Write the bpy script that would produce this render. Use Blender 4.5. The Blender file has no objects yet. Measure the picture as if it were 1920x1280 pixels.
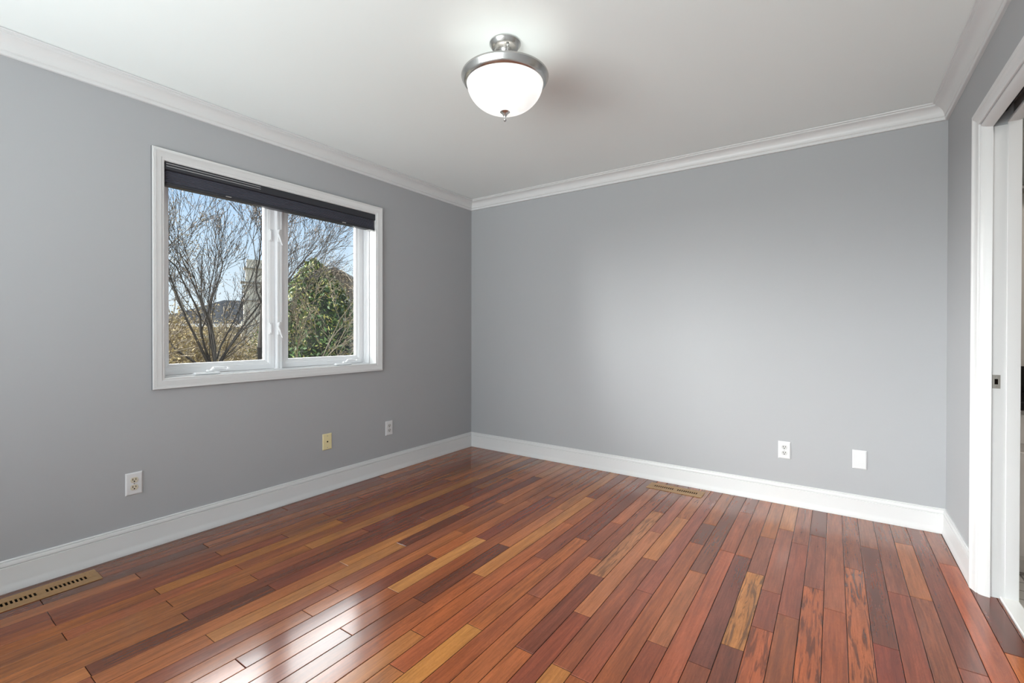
import bpy, math, random
from mathutils import Vector, Matrix

# ------------------------------------------------------------------ camera, sky, daylight, exposure
scene = bpy.context.scene
COL = scene.collection
W, H, YR = 3.592, 2.50, -5.05          # room width (x), height (z), rear wall (y); back wall is y = 0, left wall x = 0
CAM = (3.0531, -3.6534, 1.1771)
F_PX, YAW, PITCH, ROLL, PPY = 866.9, 0.6084, 0.0055, 0.0014, -14.55
cam_data = bpy.data.cameras.new('camera')
cam = bpy.data.objects.new('camera', cam_data)
COL.objects.link(cam)
cam_data.sensor_fit = 'HORIZONTAL'
cam_data.sensor_width = 36.0
cam_data.lens = 36.0 * F_PX / 1920.0
cam_data.shift_y = PPY / 1920.0
cam_data.clip_start = 0.02
cam_data.clip_end = 500
_fw = Vector((-math.sin(YAW), math.cos(YAW), 0)); _rt = Vector((math.cos(YAW), math.sin(YAW), 0)); _up = Vector((0, 0, 1))
_f2 = _fw*math.cos(PITCH) - _up*math.sin(PITCH); _u2 = _up*math.cos(PITCH) + _fw*math.sin(PITCH)
_r3 = _rt*math.cos(ROLL) + _u2*math.sin(ROLL); _u3 = _u2*math.cos(ROLL) - _rt*math.sin(ROLL)
_m = Matrix((( _r3.x, _u3.x, -_f2.x, CAM[0]), (_r3.y, _u3.y, -_f2.y, CAM[1]), (_r3.z, _u3.z, -_f2.z, CAM[2]), (0, 0, 0, 1)))
cam.matrix_world = _m
scene.camera = cam

scene.view_settings.view_transform = 'Standard'
scene.view_settings.look = 'None'
scene.view_settings.gamma = 1
scene.view_settings.use_curve_mapping = False
scene.view_settings.exposure = 0.0

SKY_HIGH, SKY_SW = 12.5, 13.5
world = bpy.data.worlds.new('sky'); scene.world = world
world.use_nodes = True
wn = world.node_tree; wn.nodes.clear()
_N = wn.nodes.new; _L = wn.links.new
_out = _N('ShaderNodeOutputWorld'); _bg = _N('ShaderNodeBackground')
_tc = _N('ShaderNodeTexCoord'); _sx = _N('ShaderNodeSeparateXYZ'); _cr = _N('ShaderNodeValToRGB')
_L(_tc.outputs['Generated'], _sx.inputs[0]); _L(_sx.outputs['Z'], _cr.inputs[0])
_e = _cr.color_ramp.elements               # clear blue sky, paler at the horizon
_e[0].position = 0.0; _e[0].color = (0.86, 0.94, 1.0, 1)
_e[1].position = 0.30; _e[1].color = (0.40, 0.64, 0.97, 1)
_k = _e.new(0.12); _k.color = (0.70, 0.85, 1.0, 1)
def _mr(src, a, b):                          # smooth 0..1 step
    n = _N('ShaderNodeMapRange'); n.interpolation_type = 'SMOOTHSTEP'; _L(src, n.inputs[0]); n.inputs[1].default_value = a; n.inputs[2].default_value = b; return n.outputs[0]
def _ma(op, a, b):
    n = _N('ShaderNodeMath'); n.operation = op
    for i, q in enumerate((a, b)):
        if isinstance(q, (int, float)): n.inputs[i].default_value = q
        else: _L(q, n.inputs[i])
    return n.outputs[0]
# sky boosted out of view: high west for floor reflection, south-west for back wall
_west = _mr(_sx.outputs['X'], -0.15, -0.45)
_west2 = _mr(_sx.outputs['X'], 0.12, -0.05)
_high = _ma('MULTIPLY', _ma('MULTIPLY', _mr(_sx.outputs['Z'], 0.27, 0.38), _mr(_sx.outputs['Z'], 0.85, 0.70)), _ma('MULTIPLY', _west, _mr(_sx.outputs['Y'], -0.12, 0.06)))
_sw = _ma('MULTIPLY', _ma('MULTIPLY', _mr(_sx.outputs['Y'], 0.02, -0.22), _west2), _mr(_sx.outputs['Z'], 0.0, 0.12))
_lum = _ma('ADD', _ma('MULTIPLY', _high, SKY_HIGH), _ma('MULTIPLY', _sw, SKY_SW))
_mx = _N('ShaderNodeMix'); _mx.data_type = 'RGBA'; _mx.inputs[7].default_value = (0.96, 0.985, 1.0, 1)
_L(_ma('MINIMUM', _lum, 1.0), _mx.inputs[0]); _L(_cr.outputs[0], _mx.inputs[6]); _L(_mx.outputs[2], _bg.inputs[0])
_L(_ma('ADD', _lum, 1.08), _bg.inputs[1]); _L(_bg.outputs[0], _out.inputs[0])

def sun(name, direction, strength, angle, color):
    d = bpy.data.lights.new(name, 'SUN'); d.energy = strength; d.angle = math.radians(angle); d.color = color
    o = bpy.data.objects.new(name, d); COL.objects.link(o)
    o.rotation_euler = Vector(direction).to_track_quat('-Z', 'Y').to_euler()
    return o
def area(name, loc, direction, sx, sy, watts, color=(1, 1, 1)):
    d = bpy.data.lights.new(name, 'AREA'); d.shape = 'RECTANGLE'; d.size = sx; d.size_y = sy; d.energy = watts; d.color = color
    o = bpy.data.objects.new(name, d); COL.objects.link(o); o.location = loc
    o.rotation_euler = Vector(direction).to_track_quat('-Z', 'Y').to_euler()
    return o
# soft daylight from the open sky side of the garden, through the left-hand window
sun('daylight', (0.86, 0.49, -0.19), 13.5, 46, (1.0, 0.985, 0.97))
# added fill lights: rear one tilted at the ceiling, unseen one in the bathroom
area('rear_fill_light', (1.8, YR - 0.50, 1.15), (0, 0.7, 1.0), 3.1, 1.2, 225, (0.94, 0.985, 1.0))
area('bathroom_fill_light', (4.5, -0.9, 2.44), (0, 0, -1), 0.5, 0.5, 14, (1.0, 0.95, 0.9))

BULB_L = 14.0
# ------------------------------------------------------------------ helpers
def lin(r, g, b):
    f = lambda c: (c/255/12.92) if c/255 <= 0.04045 else ((c/255 + 0.055)/1.055)**2.4
    return (f(r), f(g), f(b), 1.0)
def mat(name, color, rough=0.5, metal=0.0, spec=0.5, noise=None, bump=None, emit=None):
    m = bpy.data.materials.new(name); m.use_nodes = True
    nt = m.node_tree; b = nt.nodes['Principled BSDF']
    b.inputs['Base Color'].default_value = color if len(color) == 4 else (*color, 1)
    b.inputs['Roughness'].default_value = rough; b.inputs['Metallic'].default_value = metal
    b.inputs['Specular IOR Level'].default_value = spec
    tc = nt.nodes.new('ShaderNodeTexCoord')
    if noise:                                  # (scale, amount): gentle brightness variation
        n = nt.nodes.new('ShaderNodeTexNoise'); n.inputs['Scale'].default_value = noise[0]; n.inputs['Detail'].default_value = 5
        mx = nt.nodes.new('ShaderNodeMix'); mx.data_type = 'RGBA'; mx.blend_type = 'MULTIPLY'
        mx.inputs[6].default_value = b.inputs['Base Color'].default_value
        cr = nt.nodes.new('ShaderNodeValToRGB'); lo = 1 - noise[1]
        cr.color_ramp.elements[0].position = 0.3; cr.color_ramp.elements[0].color = (lo, lo, lo, 1)
        cr.color_ramp.elements[1].position = 0.7
        mx.inputs[0].default_value = 1
        nt.links.new(tc.outputs['Object'], n.inputs[0]); nt.links.new(n.outputs['Fac'], cr.inputs[0])
        nt.links.new(cr.outputs[0], mx.inputs[7]); nt.links.new(mx.outputs[2], b.inputs['Base Color'])
    if bump:
        n = nt.nodes.new('ShaderNodeTexNoise'); n.inputs['Scale'].default_value = bump[0]; n.inputs['Detail'].default_value = 3
        bp = nt.nodes.new('ShaderNodeBump'); bp.inputs['Strength'].default_value = bump[1]; bp.inputs['Distance'].default_value = 0.001
        nt.links.new(tc.outputs['Object'], n.inputs[0]); nt.links.new(n.outputs['Fac'], bp.inputs['Height'])
        nt.links.new(bp.outputs[0], b.inputs['Normal'])
    if emit:
        b.inputs['Emission Color'].default_value = (*emit[:3], 1); b.inputs['Emission Strength'].default_value = emit[3]
    return m

class MB:
    """collects shapes and links them as one mesh object"""
    def __init__(s): s.v = []; s.f = []; s.m = []
    def add(s, vs, fs, mi=0):
        k = len(s.v); s.v += [tuple(v) for v in vs]; s.f += [tuple(i + k for i in f) for f in fs]; s.m += [mi]*len(fs)
        return s
    def box(s, x0, x1, y0, y1, z0, z1, mi=0, bev=0.0):
        if x0 > x1: x0, x1 = x1, x0
        if y0 > y1: y0, y1 = y1, y0
        if z0 > z1: z0, z1 = z1, z0
        if bev <= 0:
            vs = [(x, y, z) for x in (x0, x1) for y in (y0, y1) for z in (z0, z1)]
            return s.add(vs, [(0, 1, 3, 2), (4, 6, 7, 5), (0, 4, 5, 1), (2, 3, 7, 6), (0, 2, 6, 4), (1, 5, 7, 3)], mi)
        b = bev; vs = []; idx = {}
        X = (x0, x1); Y = (y0, y1); Z = (z0, z1); sg = (1, -1)
        for i in (0, 1):
            for j in (0, 1):
                for k in (0, 1):
                    for a in range(3):
                        p = [X[i] + b*sg[i], Y[j] + b*sg[j], Z[k] + b*sg[k]]
                        p[a] = (X[i], Y[j], Z[k])[a]
                        idx[i, j, k, a] = len(vs); vs.append(tuple(p))
        fs = []
        for i in (0, 1):
            q = [idx[i, 0, 0, 0], idx[i, 1, 0, 0], idx[i, 1, 1, 0], idx[i, 0, 1, 0]]; fs.append(tuple(q if i else q[::-1]))
            q = [idx[0, i, 0, 1], idx[0, i, 1, 1], idx[1, i, 1, 1], idx[1, i, 0, 1]]; fs.append(tuple(q if i else q[::-1]))
            q = [idx[0, 0, i, 2], idx[1, 0, i, 2], idx[1, 1, i, 2], idx[0, 1, i, 2]]; fs.append(tuple(q if i else q[::-1]))
        for i in (0, 1):
            for j in (0, 1):
                fs.append((idx[i, j, 0, 0], idx[i, j, 1, 0], idx[i, j, 1, 1], idx[i, j, 0, 1]))
                fs.append((idx[i, 0, j, 0], idx[i, 1, j, 0], idx[i, 1, j, 2], idx[i, 0, j, 2]))
                fs.append((idx[0, i, j, 1], idx[1, i, j, 1], idx[1, i, j, 2], idx[0, i, j, 2]))
        for i in (0, 1):
            for j in (0, 1):
                for k in (0, 1): fs.append((idx[i, j, k, 0], idx[i, j, k, 1], idx[i, j, k, 2]))
        return s.add(vs, fs, mi)
    def loft(s, rings, closed_ring=True, caps=True, mi=0, loop=False):
        n = len(rings[0]); vs = [p for r in rings for p in r]; fs = []
        R = len(rings)
        for a in range(R if loop else R - 1):
            b = (a + 1) % R
            for i in range(n if closed_ring else n - 1):
                j = (i + 1) % n
                fs.append((a*n + i, a*n + j, b*n + j, b*n + i))
        if caps and not loop: fs += [tuple(range(n))[::-1], tuple((R - 1)*n + i for i in range(n))]
        return s.add(vs, fs, mi)
    def lathe(s, prof, cx, cy, seg=64, mi=0):
        rings = [[(cx + r*math.cos(2*math.pi*i/seg), cy + r*math.sin(2*math.pi*i/seg), z) for i in range(seg)] for r, z in prof]
        return s.loft(rings, True, False, mi)
    def tube(s, pts, rads, n=8, caps=True, mi=0):
        rings = []
        for i, p in enumerate(pts):
            p = Vector(p)
            t = (Vector(pts[min(i + 1, len(pts) - 1)]) - Vector(pts[max(i - 1, 0)])).normalized()
            a = t.cross(Vector((0, 0, 1)))
            if a.length < 0.05: a = t.cross(Vector((1, 0, 0)))
            a.normalize(); b = t.cross(a)
            r = rads[i] if hasattr(rads, '__len__') else rads
            rings.append([tuple(p + a*(r*math.cos(2*math.pi*k/n)) + b*(r*math.sin(2*math.pi*k/n))) for k in range(n)])
        return s.loft(rings, True, caps, mi)
    def build(s, name, mats, parent=None, smooth=False, M=None, angle=35):
        me = bpy.data.meshes.new(name)
        me.from_pydata(s.v if M is None else [tuple(M @ Vector(v)) for v in s.v], [], s.f)
        if not isinstance(mats, (list, tuple)): mats = [mats]
        for m in mats: me.materials.append(m)
        if len(mats) > 1: me.polygons.foreach_set('material_index', s.m)
        import bmesh
        bm = bmesh.new(); bm.from_mesh(me); bmesh.ops.recalc_face_normals(bm, faces=bm.faces); bm.to_mesh(me); bm.free()
        if smooth:
            me.shade_smooth()
            try: me.set_sharp_from_angle(angle=math.radians(angle))
            except Exception: pass
        o = bpy.data.objects.new(name, me); COL.objects.link(o)
        if parent: o.parent = parent
        return o

def empty(name, loc=(0, 0, 0), M=None):
    o = bpy.data.objects.new(name, None); COL.objects.link(o); o.empty_display_size = 0.05
    if M is None: o.location = loc
    else: o.matrix_world = M
    return o
def tag(o, label, cat=None, group=None, kind=None):
    o['label'] = label
    if cat: o['category'] = cat
    if group: o['group'] = group
    if kind: o['kind'] = kind
    return o
def struct(o, label=None):
    o['kind'] = 'structure'
    if label: o['label'] = label
    return o
def copy_tree(o, parent=None, M=None):
    c = o.copy(); COL.objects.link(c); c.parent = parent
    if M is not None: c.matrix_world = M
    for ch in o.children: copy_tree(ch, c)
    return c

# ------------------------------------------------------------------ materials
M_WALL = mat('grey wall paint', lin(169, 170, 172), 0.6, spec=0.25, bump=(350, 0.06))
M_CEIL = mat('ceiling paint', lin(238, 243, 242), 0.75, spec=0.2, bump=(300, 0.05))
M_TRIM = mat('white trim paint', lin(214, 214, 214), 0.35, spec=0.4)
M_VINYL = mat('white window vinyl', lin(228, 229, 231), 0.35)
M_PLATE = mat('white plastic', lin(216, 216, 217), 0.3)
M_IVORY = mat('ivory plastic', lin(205, 196, 176), 0.35)
M_ALMOND = mat('almond plastic', lin(226, 212, 166), 0.35)
M_DARK = mat('dark slot', lin(18, 14, 12), 0.95, spec=0.03)
M_FACE = mat('white receptacle plastic', lin(198, 198, 196), 0.4)
M_NICKEL = mat('brushed nickel', (0.56, 0.555, 0.54), 0.27, metal=1.0)
M_STEEL = mat('satin steel', lin(168, 164, 158), 0.35, metal=1.0)
M_BLIND = mat('charcoal blind fabric', lin(70, 71, 82), 0.8, noise=(60, 0.12))
M_RAIL = mat('charcoal headrail', lin(46, 47, 53), 0.4)
M_SILVER = mat('silver rail end', lin(200, 200, 200), 0.35, metal=0.6)
M_VENT = mat('stained wood vent', lin(166, 126, 80), 0.4, noise=(80, 0.25))
M_MARBLE = mat('white marble', lin(236, 236, 234), 0.25, noise=(6, 0.06))
M_GRANITE = mat('black granite', lin(22, 22, 22), 0.12, noise=(90, 0.5))
M_CAB = mat('white cabinet paint', lin(226, 219, 212), 0.4)
M_BATHWALL = mat('bathroom wall paint', lin(214, 208, 200), 0.6)
M_TRACK = mat('dark track metal', lin(60, 58, 55), 0.5, metal=0.5)

# ------------------------------------------------------------------ glass
def glass_mat():
    m = bpy.data.materials.new('window glass'); m.use_nodes = True; nt = m.node_tree; nt.nodes.clear()
    o = nt.nodes.new('ShaderNodeOutputMaterial'); mx = nt.nodes.new('ShaderNodeMixShader'); t = nt.nodes.new('ShaderNodeBsdfTransparent')
    g = nt.nodes.new('ShaderNodeBsdfGlossy'); fr = nt.nodes.new('ShaderNodeFresnel')
    t.inputs[0].default_value = (0.97, 0.985, 0.98, 1); g.inputs['Roughness'].default_value = 0.02; fr.inputs[0].default_value = 1.35
    nt.links.new(fr.outputs[0], mx.inputs[0]); nt.links.new(t.outputs[0], mx.inputs[1]); nt.links.new(g.outputs[0], mx.inputs[2])
    nt.links.new(mx.outputs[0], o.inputs[0]); return m
M_GLASS = glass_mat()

# ------------------------------------------------------------------ plank floor
JOINTS={0:[-2.007,-1.209],1:[-2.964,-0.742],2:[-2.538],3:[-1.592],4:[-2.541,-1.906],5:[-2.223,-0.327],6:[-2.86,-1.915,-0.949],7:[-3.182,-2.546],8:[-2.225,-0.791],9:[-1.908,-1.269],10:[-2.863,-0.953],11:[-3.183,-2.547,-1.592,-0.636],12:[-2.225,-1.273],13:[-2.866,-1.914,-1.433,-0.473],14:[-2.387,-1.108],15:[-1.603,-0.655],16:[-2.864,-1.913,-0.965],17:[-1.603,-0.798],18:[-2.544],19:[-2.229,-1.595,-0.964],20:[-1.917,-0.657],21:[-2.389,-1.134],22:[-1.603],23:[-2.231,-1.281],24:[-1.913,-0.964],25:[-1.442],26:[-2.231,-1.595,-0.643],27:[-1.912,-0.951],28:[-2.23,-1.288,-0.651],29:[-1.599],30:[-0.965,-0.653],31:[-1.915,-1.28],32:[-0.328],33:[-0.979],34:[-1.133,-0.653],35:[-1.59,-1.272,-0.474],36:[-1.436,-0.643],37:[-1.124,-0.47],38:[-1.278],39:[-0.806],40:[-1.439,-0.477],41:[-0.961],42:[-0.311],43:[-1.433],44:[-0.481],45:[-1.23]}
TONES=[(-1,-2.17,100,60,50),(0,-3.2,110,60,45),(0,-2.58,115,62,48),(1,-2.77,120,60,45),(2,-3.01,85,50,45),(2,-2.85,125,65,50),(2,-2.65,85,48,40),(3,-2.44,125,68,50),(4,-3.17,130,65,45),(4,-2.69,90,40,22),(4,-2.68,90,40,25),(4,-2.37,150,82,40),(5,-1.35,140,80,45),(6,-3.07,150,80,30),(6,-2.99,85,42,22),(6,-2.81,175,105,45),(6,-2.75,120,60,28),(6,-2.17,150,82,38),(7,-3.27,145,80,38),(8,-3.27,150,85,40),(8,-2.76,155,88,42),(8,-2.36,160,90,45),(8,-2.0,170,105,55),(8,-1.46,160,90,45),(9,-2.97,160,92,48),(9,-1.87,115,50,42),(9,-1.17,115,52,38),(10,-3.26,150,85,45),(10,-2.73,108,52,40),(10,-2.35,115,50,42),(10,-1.38,125,60,45),(10,-0.82,150,85,45),(11,-3.04,95,48,35,0.3),(11,-2.38,120,55,42),(11,-2.06,165,105,60),(11,-0.51,165,90,55),(12,-2.58,165,95,60),(12,-2.31,175,110,65),(12,-1.71,185,115,65),(12,-1.16,165,85,50),(13,-2.1,180,115,70),(13,-1.63,100,45,32),(14,-2.58,140,75,60),(14,-2.27,140,75,55),(14,-1.68,150,75,45),(14,-1.25,130,60,42),(14,-0.9,180,100,60),(14,-0.53,135,62,45),(16,-2.04,110,50,38),(16,-1.99,105,48,35),(16,-1.25,170,90,50),(17,-2.2,190,125,75),(17,-1.73,180,115,65),(17,-1.48,125,55,42),(18,-2.1,140,70,40),(18,-1.89,150,75,40),(19,-2.29,115,58,38),(19,-1.95,95,45,35),(19,-1.93,85,42,32),(19,-1.79,90,42,32),(19,-1.34,175,100,65),(19,-1.11,185,110,65),(20,-2.21,165,85,50,0.3),(20,-2.1,165,85,45),(20,-1.82,185,115,65),(21,-2.47,172,105,60),(21,-2.2,170,88,50),(21,-1.97,175,95,50,0.6),(21,-1.72,180,115,65,0.5),(21,-1.33,190,110,70),(21,-1.3,190,110,65),(22,-2.29,160,80,50),(22,-1.8,155,75,42,0.25),(23,-2.46,185,120,65),(23,-2.34,190,130,75),(23,-2.04,165,88,48,0.3),(23,-1.52,130,60,45),(23,-1.41,125,60,45),(24,-2.45,150,75,45),(24,-2.12,150,75,42),(24,-1.71,145,75,55),(24,-1.12,140,68,50),(24,-0.82,165,90,60),(25,-1.94,165,88,52),(25,-1.57,160,85,60),(26,-2.32,170,90,52),(26,-2.11,110,50,38),(26,-1.82,115,55,42),(26,-1.47,170,105,70,0.7),(26,-1.35,165,100,70,0.5),(26,-0.59,120,62,50),(27,-2.08,130,58,42),(27,-1.69,180,105,72),(27,-1.11,165,85,60),(27,-0.82,150,78,60),(28,-2.28,185,115,62),(28,-2.08,140,70,48),(28,-1.74,135,65,50),(28,-1.55,140,70,55),(28,-1.45,125,60,48),(29,-1.81,145,70,52),(29,-1.52,140,68,55),(29,-0.87,135,65,50),(30,-2.07,160,82,50),(30,-1.86,170,88,62),(30,-1.13,165,85,62),(30,-0.81,95,50,42),(31,-2.03,130,58,38),(31,-1.76,165,92,60),(31,-1.58,160,92,60),(31,-1.18,115,60,45),(31,-1.16,115,62,48),(31,-0.76,120,65,48),(32,-1.92,165,80,55),(32,-1.53,160,80,60),(32,-0.79,150,75,52),(33,-1.35,110,50,42),(33,-1.11,100,45,38),(33,-0.74,155,80,52),(34,-1.36,185,115,60,0.9),(34,-1.2,175,108,65,0.7),(34,-1.0,140,75,60),(34,-0.91,120,65,50),(35,-1.81,165,78,45,0.75),(35,-1.45,140,65,50),(35,-1.14,150,78,60),(35,-0.82,150,78,60),(36,-1.63,140,70,42),(36,-1.04,145,68,52),(36,-0.41,150,78,60),(37,-1.52,170,82,45,0.8),(37,-0.94,140,70,55),(38,-1.52,165,78,45),(38,-1.0,155,80,55),(39,-1.32,175,88,50,0.9),(40,-1.54,135,48,35),(40,-0.82,105,48,38),(40,-0.26,150,85,68),(41,-1.12,148,65,45),(41,-0.77,140,72,55),(41,-0.56,145,75,55),(42,-0.6,180,100,58),(42,-0.16,135,75,58),(43,-1.48,155,75,60),(43,-0.55,125,60,48),(44,-1.09,185,85,50),(44,-0.3,150,80,62),(45,-1.29,195,100,40),(45,-0.86,90,30,20)]


def floor_mat():
    m = bpy.data.materials.new('jatoba plank floor'); m.use_nodes = True; nt = m.node_tree; N = nt.nodes; L = nt.links
    b = N['Principled BSDF']
    at = N.new('ShaderNodeAttribute'); at.attribute_name = 'tone'
    fg = N.new('ShaderNodeAttribute'); fg.attribute_name = 'figure'
    geo = N.new('ShaderNodeNewGeometry'); sx = N.new('ShaderNodeSeparateXYZ'); L.new(geo.outputs['Position'], sx.inputs[0])
    def math_(op, a, b_=None):
        n = N.new('ShaderNodeMath'); n.operation = op
        for i, q in enumerate((a, b_)):
            if q is None: continue
            if isinstance(q, (int, float)): n.inputs[i].default_value = q
            else: L.new(q, n.inputs[i])
        return n.outputs[0]
    seed = at.outputs['Alpha']
    def vec(kx, ky, ks):
        c = N.new('ShaderNodeCombineXYZ')
        L.new(math_('ADD', math_('MULTIPLY', sx.outputs['X'], kx), math_('MULTIPLY', seed, 31.7)), c.inputs[0])
        L.new(math_('ADD', math_('MULTIPLY', sx.outputs['Y'], ky), math_('MULTIPLY', seed, 83.1)), c.inputs[1])
        L.new(math_('MULTIPLY', seed, ks), c.inputs[2]); return c.outputs[0]
    def noise(v, scale, detail=4, dist=0.0, rough=0.55):
        n = N.new('ShaderNodeTexNoise'); n.inputs['Scale'].default_value = scale; n.inputs['Detail'].default_value = detail
        n.inputs['Distortion'].default_value = dist; n.inputs['Roughness'].default_value = rough; L.new(v, n.inputs[0]); return n.outputs['Fac']
    fine = noise(vec(150, 7, 11), 1.0, 3)
    broad = noise(vec(22, 1.6, 17), 1.0, 4, 0.6)
    swirl = noise(vec(26, 5, 23), 1.0, 2, 2.2)
    tiger = noise(vec(62, 4.5, 29), 1.0, 3, 1.2, 0.6)
    def ramp(x, lo, hi, a, b_):
        n = N.new('ShaderNodeMapRange'); L.new(x, n.inputs[0])
        n.inputs[1].default_value = lo; n.inputs[2].default_value = hi; n.inputs[3].default_value = a; n.inputs[4].default_value = b_; return n.outputs[0]
    # growth-ring lines from a distorted band pattern
    ring = math_('FRACT', math_('MULTIPLY', swirl, 9.0))
    ringv = ramp(math_('ABSOLUTE', math_('SUBTRACT', ring, 0.5)), 0.0, 0.5, 0.90, 1.05)
    v = math_('MULTIPLY', ramp(fine, 0.3, 0.7, 0.80, 1.14), ramp(broad, 0.3, 0.72, 0.72, 1.22))
    v = math_('MULTIPLY', v, ringv)
    tg = ramp(tiger, 0.40, 0.52, 0.34, 1.12)
    mixf = N.new('ShaderNodeMix'); mixf.data_type = 'FLOAT'; L.new(fg.outputs['Fac'], mixf.inputs[0]); mixf.inputs[2].default_value = 1.0; L.new(tg, mixf.inputs[3])
    v = math_('MULTIPLY', v, mixf.outputs[0])
    mul = N.new('ShaderNodeVectorMath'); mul.operation = 'SCALE'; L.new(at.outputs['Color'], mul.inputs[0]); L.new(v, mul.inputs['Scale'])
    L.new(mul.outputs[0], b.inputs['Base Color'])
    b.inputs['Roughness'].default_value = 0.2
    L.new(ramp(noise(vec(9, 2.4, 5), 1.0, 3), 0.3, 0.7, 0.15, 0.19), b.inputs['Roughness'])
    b.inputs['IOR'].default_value = 1.55; b.inputs['Specular IOR Level'].default_value = 0.75
    bp_ = N.new('ShaderNodeBump'); bp_.inputs['Strength'].default_value = 0.03; bp_.inputs['Distance'].default_value = 0.0006
    L.new(broad, bp_.inputs['Height']); L.new(bp_.outputs[0], b.inputs['Normal'])
    return m

def build_floor():
    PW, PH = 0.0785, 0.038
    x_end = 3.658
    rng = random.Random(11)
    tones = {}
    for r, y, *rest in TONES: tones.setdefault(r, []).append((y, rest))
    pool = [(150,80,45),(160,88,52),(140,68,45),(125,60,45),(170,95,55),(112,52,40),(145,75,52),(178,106,62),(155,80,45),(132,64,42)]
    V = []; F = []; mi = []; col = []; fig = []
    V_add = V.append
    for r in range(-1, 47):
        x0 = PH + r*PW; x1 = x0 + PW
        x0 = max(x0, 0.0); x1 = min(x1, x_end)
        if x1 - x0 < 0.004: continue
        js = sorted(JOINTS.get(r, []))
        first = js[0] if js else -1.2
        ys = list(js)
        y = first
        while y > YR + 0.1:                    # unseen boards behind the camera
            y -= rng.choice((0.64, 0.96, 1.27)); ys.append(max(y, YR))
        if not js: ys += [first]
        ys = sorted(set([YR] + [q for q in ys if YR < q < -0.001] + [0.0]))
        for a, b in zip(ys[:-1], ys[1:]):
            c = [t for t in tones.get(r, []) if a - 0.02 <= t[0] <= b + 0.02]
            if c: tone = c[0][1]
            else: tone = list(rng.choice(pool))
            fgv = tone[3] if len(tone) > 3 else (0.3 if (not c and rng.random() < 0.12) else 0.04)
            L_ = lin(*tone[:3])
            g = TONE_GAIN
            rgba = tuple(min(1, (L_[q]*0.80 + MEAN_[q]*0.20)*g[q]) for q in range(3)) + (rng.random(),)
            k = len(V); e = 0.0010; c2 = 0.0016; dz = 0.0011; lift = rng.uniform(-0.0002, 0.0002)
            X0, X1, Y0, Y1 = x0 + e, x1 - e, a + e, b - e
            for (X, Y, Z) in ((X0, Y0, -dz), (X1, Y0, -dz), (X1, Y1, -dz), (X0, Y1, -dz)): V_add((X, Y, Z))
            for (X, Y) in ((X0 + c2, Y0 + c2), (X1 - c2, Y0 + c2), (X1 - c2, Y1 - c2), (X0 + c2, Y1 - c2)): V_add((X, Y, lift))
            for (X, Y) in ((X0, Y0), (X1, Y0), (X1, Y1), (X0, Y1)): V_add((X, Y, -0.006))
            fs = [(k+4, k+5, k+6, k+7)] + [(k+i, k+(i+1) % 4, k+4+(i+1) % 4, k+4+i) for i in range(4)] + [(k+8+i, k+8+(i+1) % 4, k+(i+1) % 4, k+i) for i in range(4)]
            F.extend(fs); mi += [0]*5 + [1]*4
            col += [rgba]*len(fs); fig += [fgv]*len(fs)
    k = len(V)
    V += [(0, YR, -0.006), (x_end, YR, -0.006), (x_end, 0, -0.006), (0, 0, -0.006), (0, YR, -0.15), (x_end, YR, -0.15), (x_end, 0, -0.15), (0, 0, -0.15)]
    F += [(k, k+1, k+2, k+3), (k+4, k+7, k+6, k+5), (k, k+4, k+5, k+1), (k+1, k+5, k+6, k+2), (k+2, k+6, k+7, k+3), (k+3, k+7, k+4, k)]
    mi += [1]*6; col += [(0.05, 0.02, 0.01, 0)]*6; fig += [0]*6
    me = bpy.data.meshes.new('floor'); me.from_pydata(V, [], F)
    me.materials.append(floor_mat()); me.materials.append(mat('plank groove', lin(34, 16, 11), 0.9, spec=0.1))
    me.polygons.foreach_set('material_index', mi)
    ca = me.color_attributes.new('tone', 'FLOAT_COLOR', 'CORNER')
    buf = []
    for p, c in zip(me.polygons, col): buf += list(c)*p.loop_total
    ca.data.foreach_set('color', buf)
    fa = me.attributes.new('figure', 'FLOAT', 'FACE'); fa.data.foreach_set('value', [float(q) for q in fig])
    o = bpy.data.objects.new('floor', me); COL.objects.link(o)
    struct(o, 'glossy reddish brown hardwood plank floor')
TONE_GAIN = (0.95, 1.02, 0.80)
MEAN_ = lin(146, 78, 50)
build_floor()

# ------------------------------------------------------------------ walls and ceiling
WY0, WY1, WZ0, WZ1 = -2.650, -1.205, 0.908, 2.122        # window opening
TL = 0.22
b = MB()
b.box(-TL, 0, YR - 0.2, WY0, 0, H); b.box(-TL, 0, WY1, 0.2, 0, H)
b.box(-TL, 0, WY0, WY1, 0, WZ0); b.box(-TL, 0, WY0, WY1, WZ1, H)
struct(b.build('wall_left', M_WALL), 'grey painted wall with the window')
b = MB(); b.box(0, W + 0.12, 0, 0.2, 0, H)
struct(b.build('wall_back', M_WALL), 'grey painted wall facing the camera')
RW, RWI = -0.004, 0.115                                   # slight turn of the right wall, wall thickness
MR = Matrix.Translation((W, 0, 0)) @ Matrix.Rotation(RW, 4, 'Z')   # local: x = -t (t towards the room), y, z
DY0, DY1, DZ = -1.595, -0.745, 2.105
b = MB()
b.box(0, RWI, DY1, 0.0, 0, H); b.box(0, RWI, YR - 0.05, DY0, 0, H); b.box(0, RWI, DY0, DY1, DZ + 0.07, H)
b.box(0, 0.012, DY0, DY1, DZ - 0.002, DZ + 0.07); b.box(RWI - 0.012, RWI, DY0, DY1, DZ - 0.002, DZ + 0.07)
struct(b.build('wall_right', M_WALL, M=MR), 'grey painted wall with the pocket door opening')
b = MB()   # rear wall behind the camera, with an added opening for fill light
b.box(-TL, 0.25, YR - 0.2, YR, 0, H); b.box(3.35, W + 0.2, YR - 0.2, YR, 0, H); b.box(0.25, 3.35, YR - 0.2, YR, 0, 0.75); b.box(0.25, 3.35, YR - 0.2, YR, 2.3, H)
struct(b.build('wall_rear', M_WALL), 'grey painted wall behind the camera')
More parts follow.
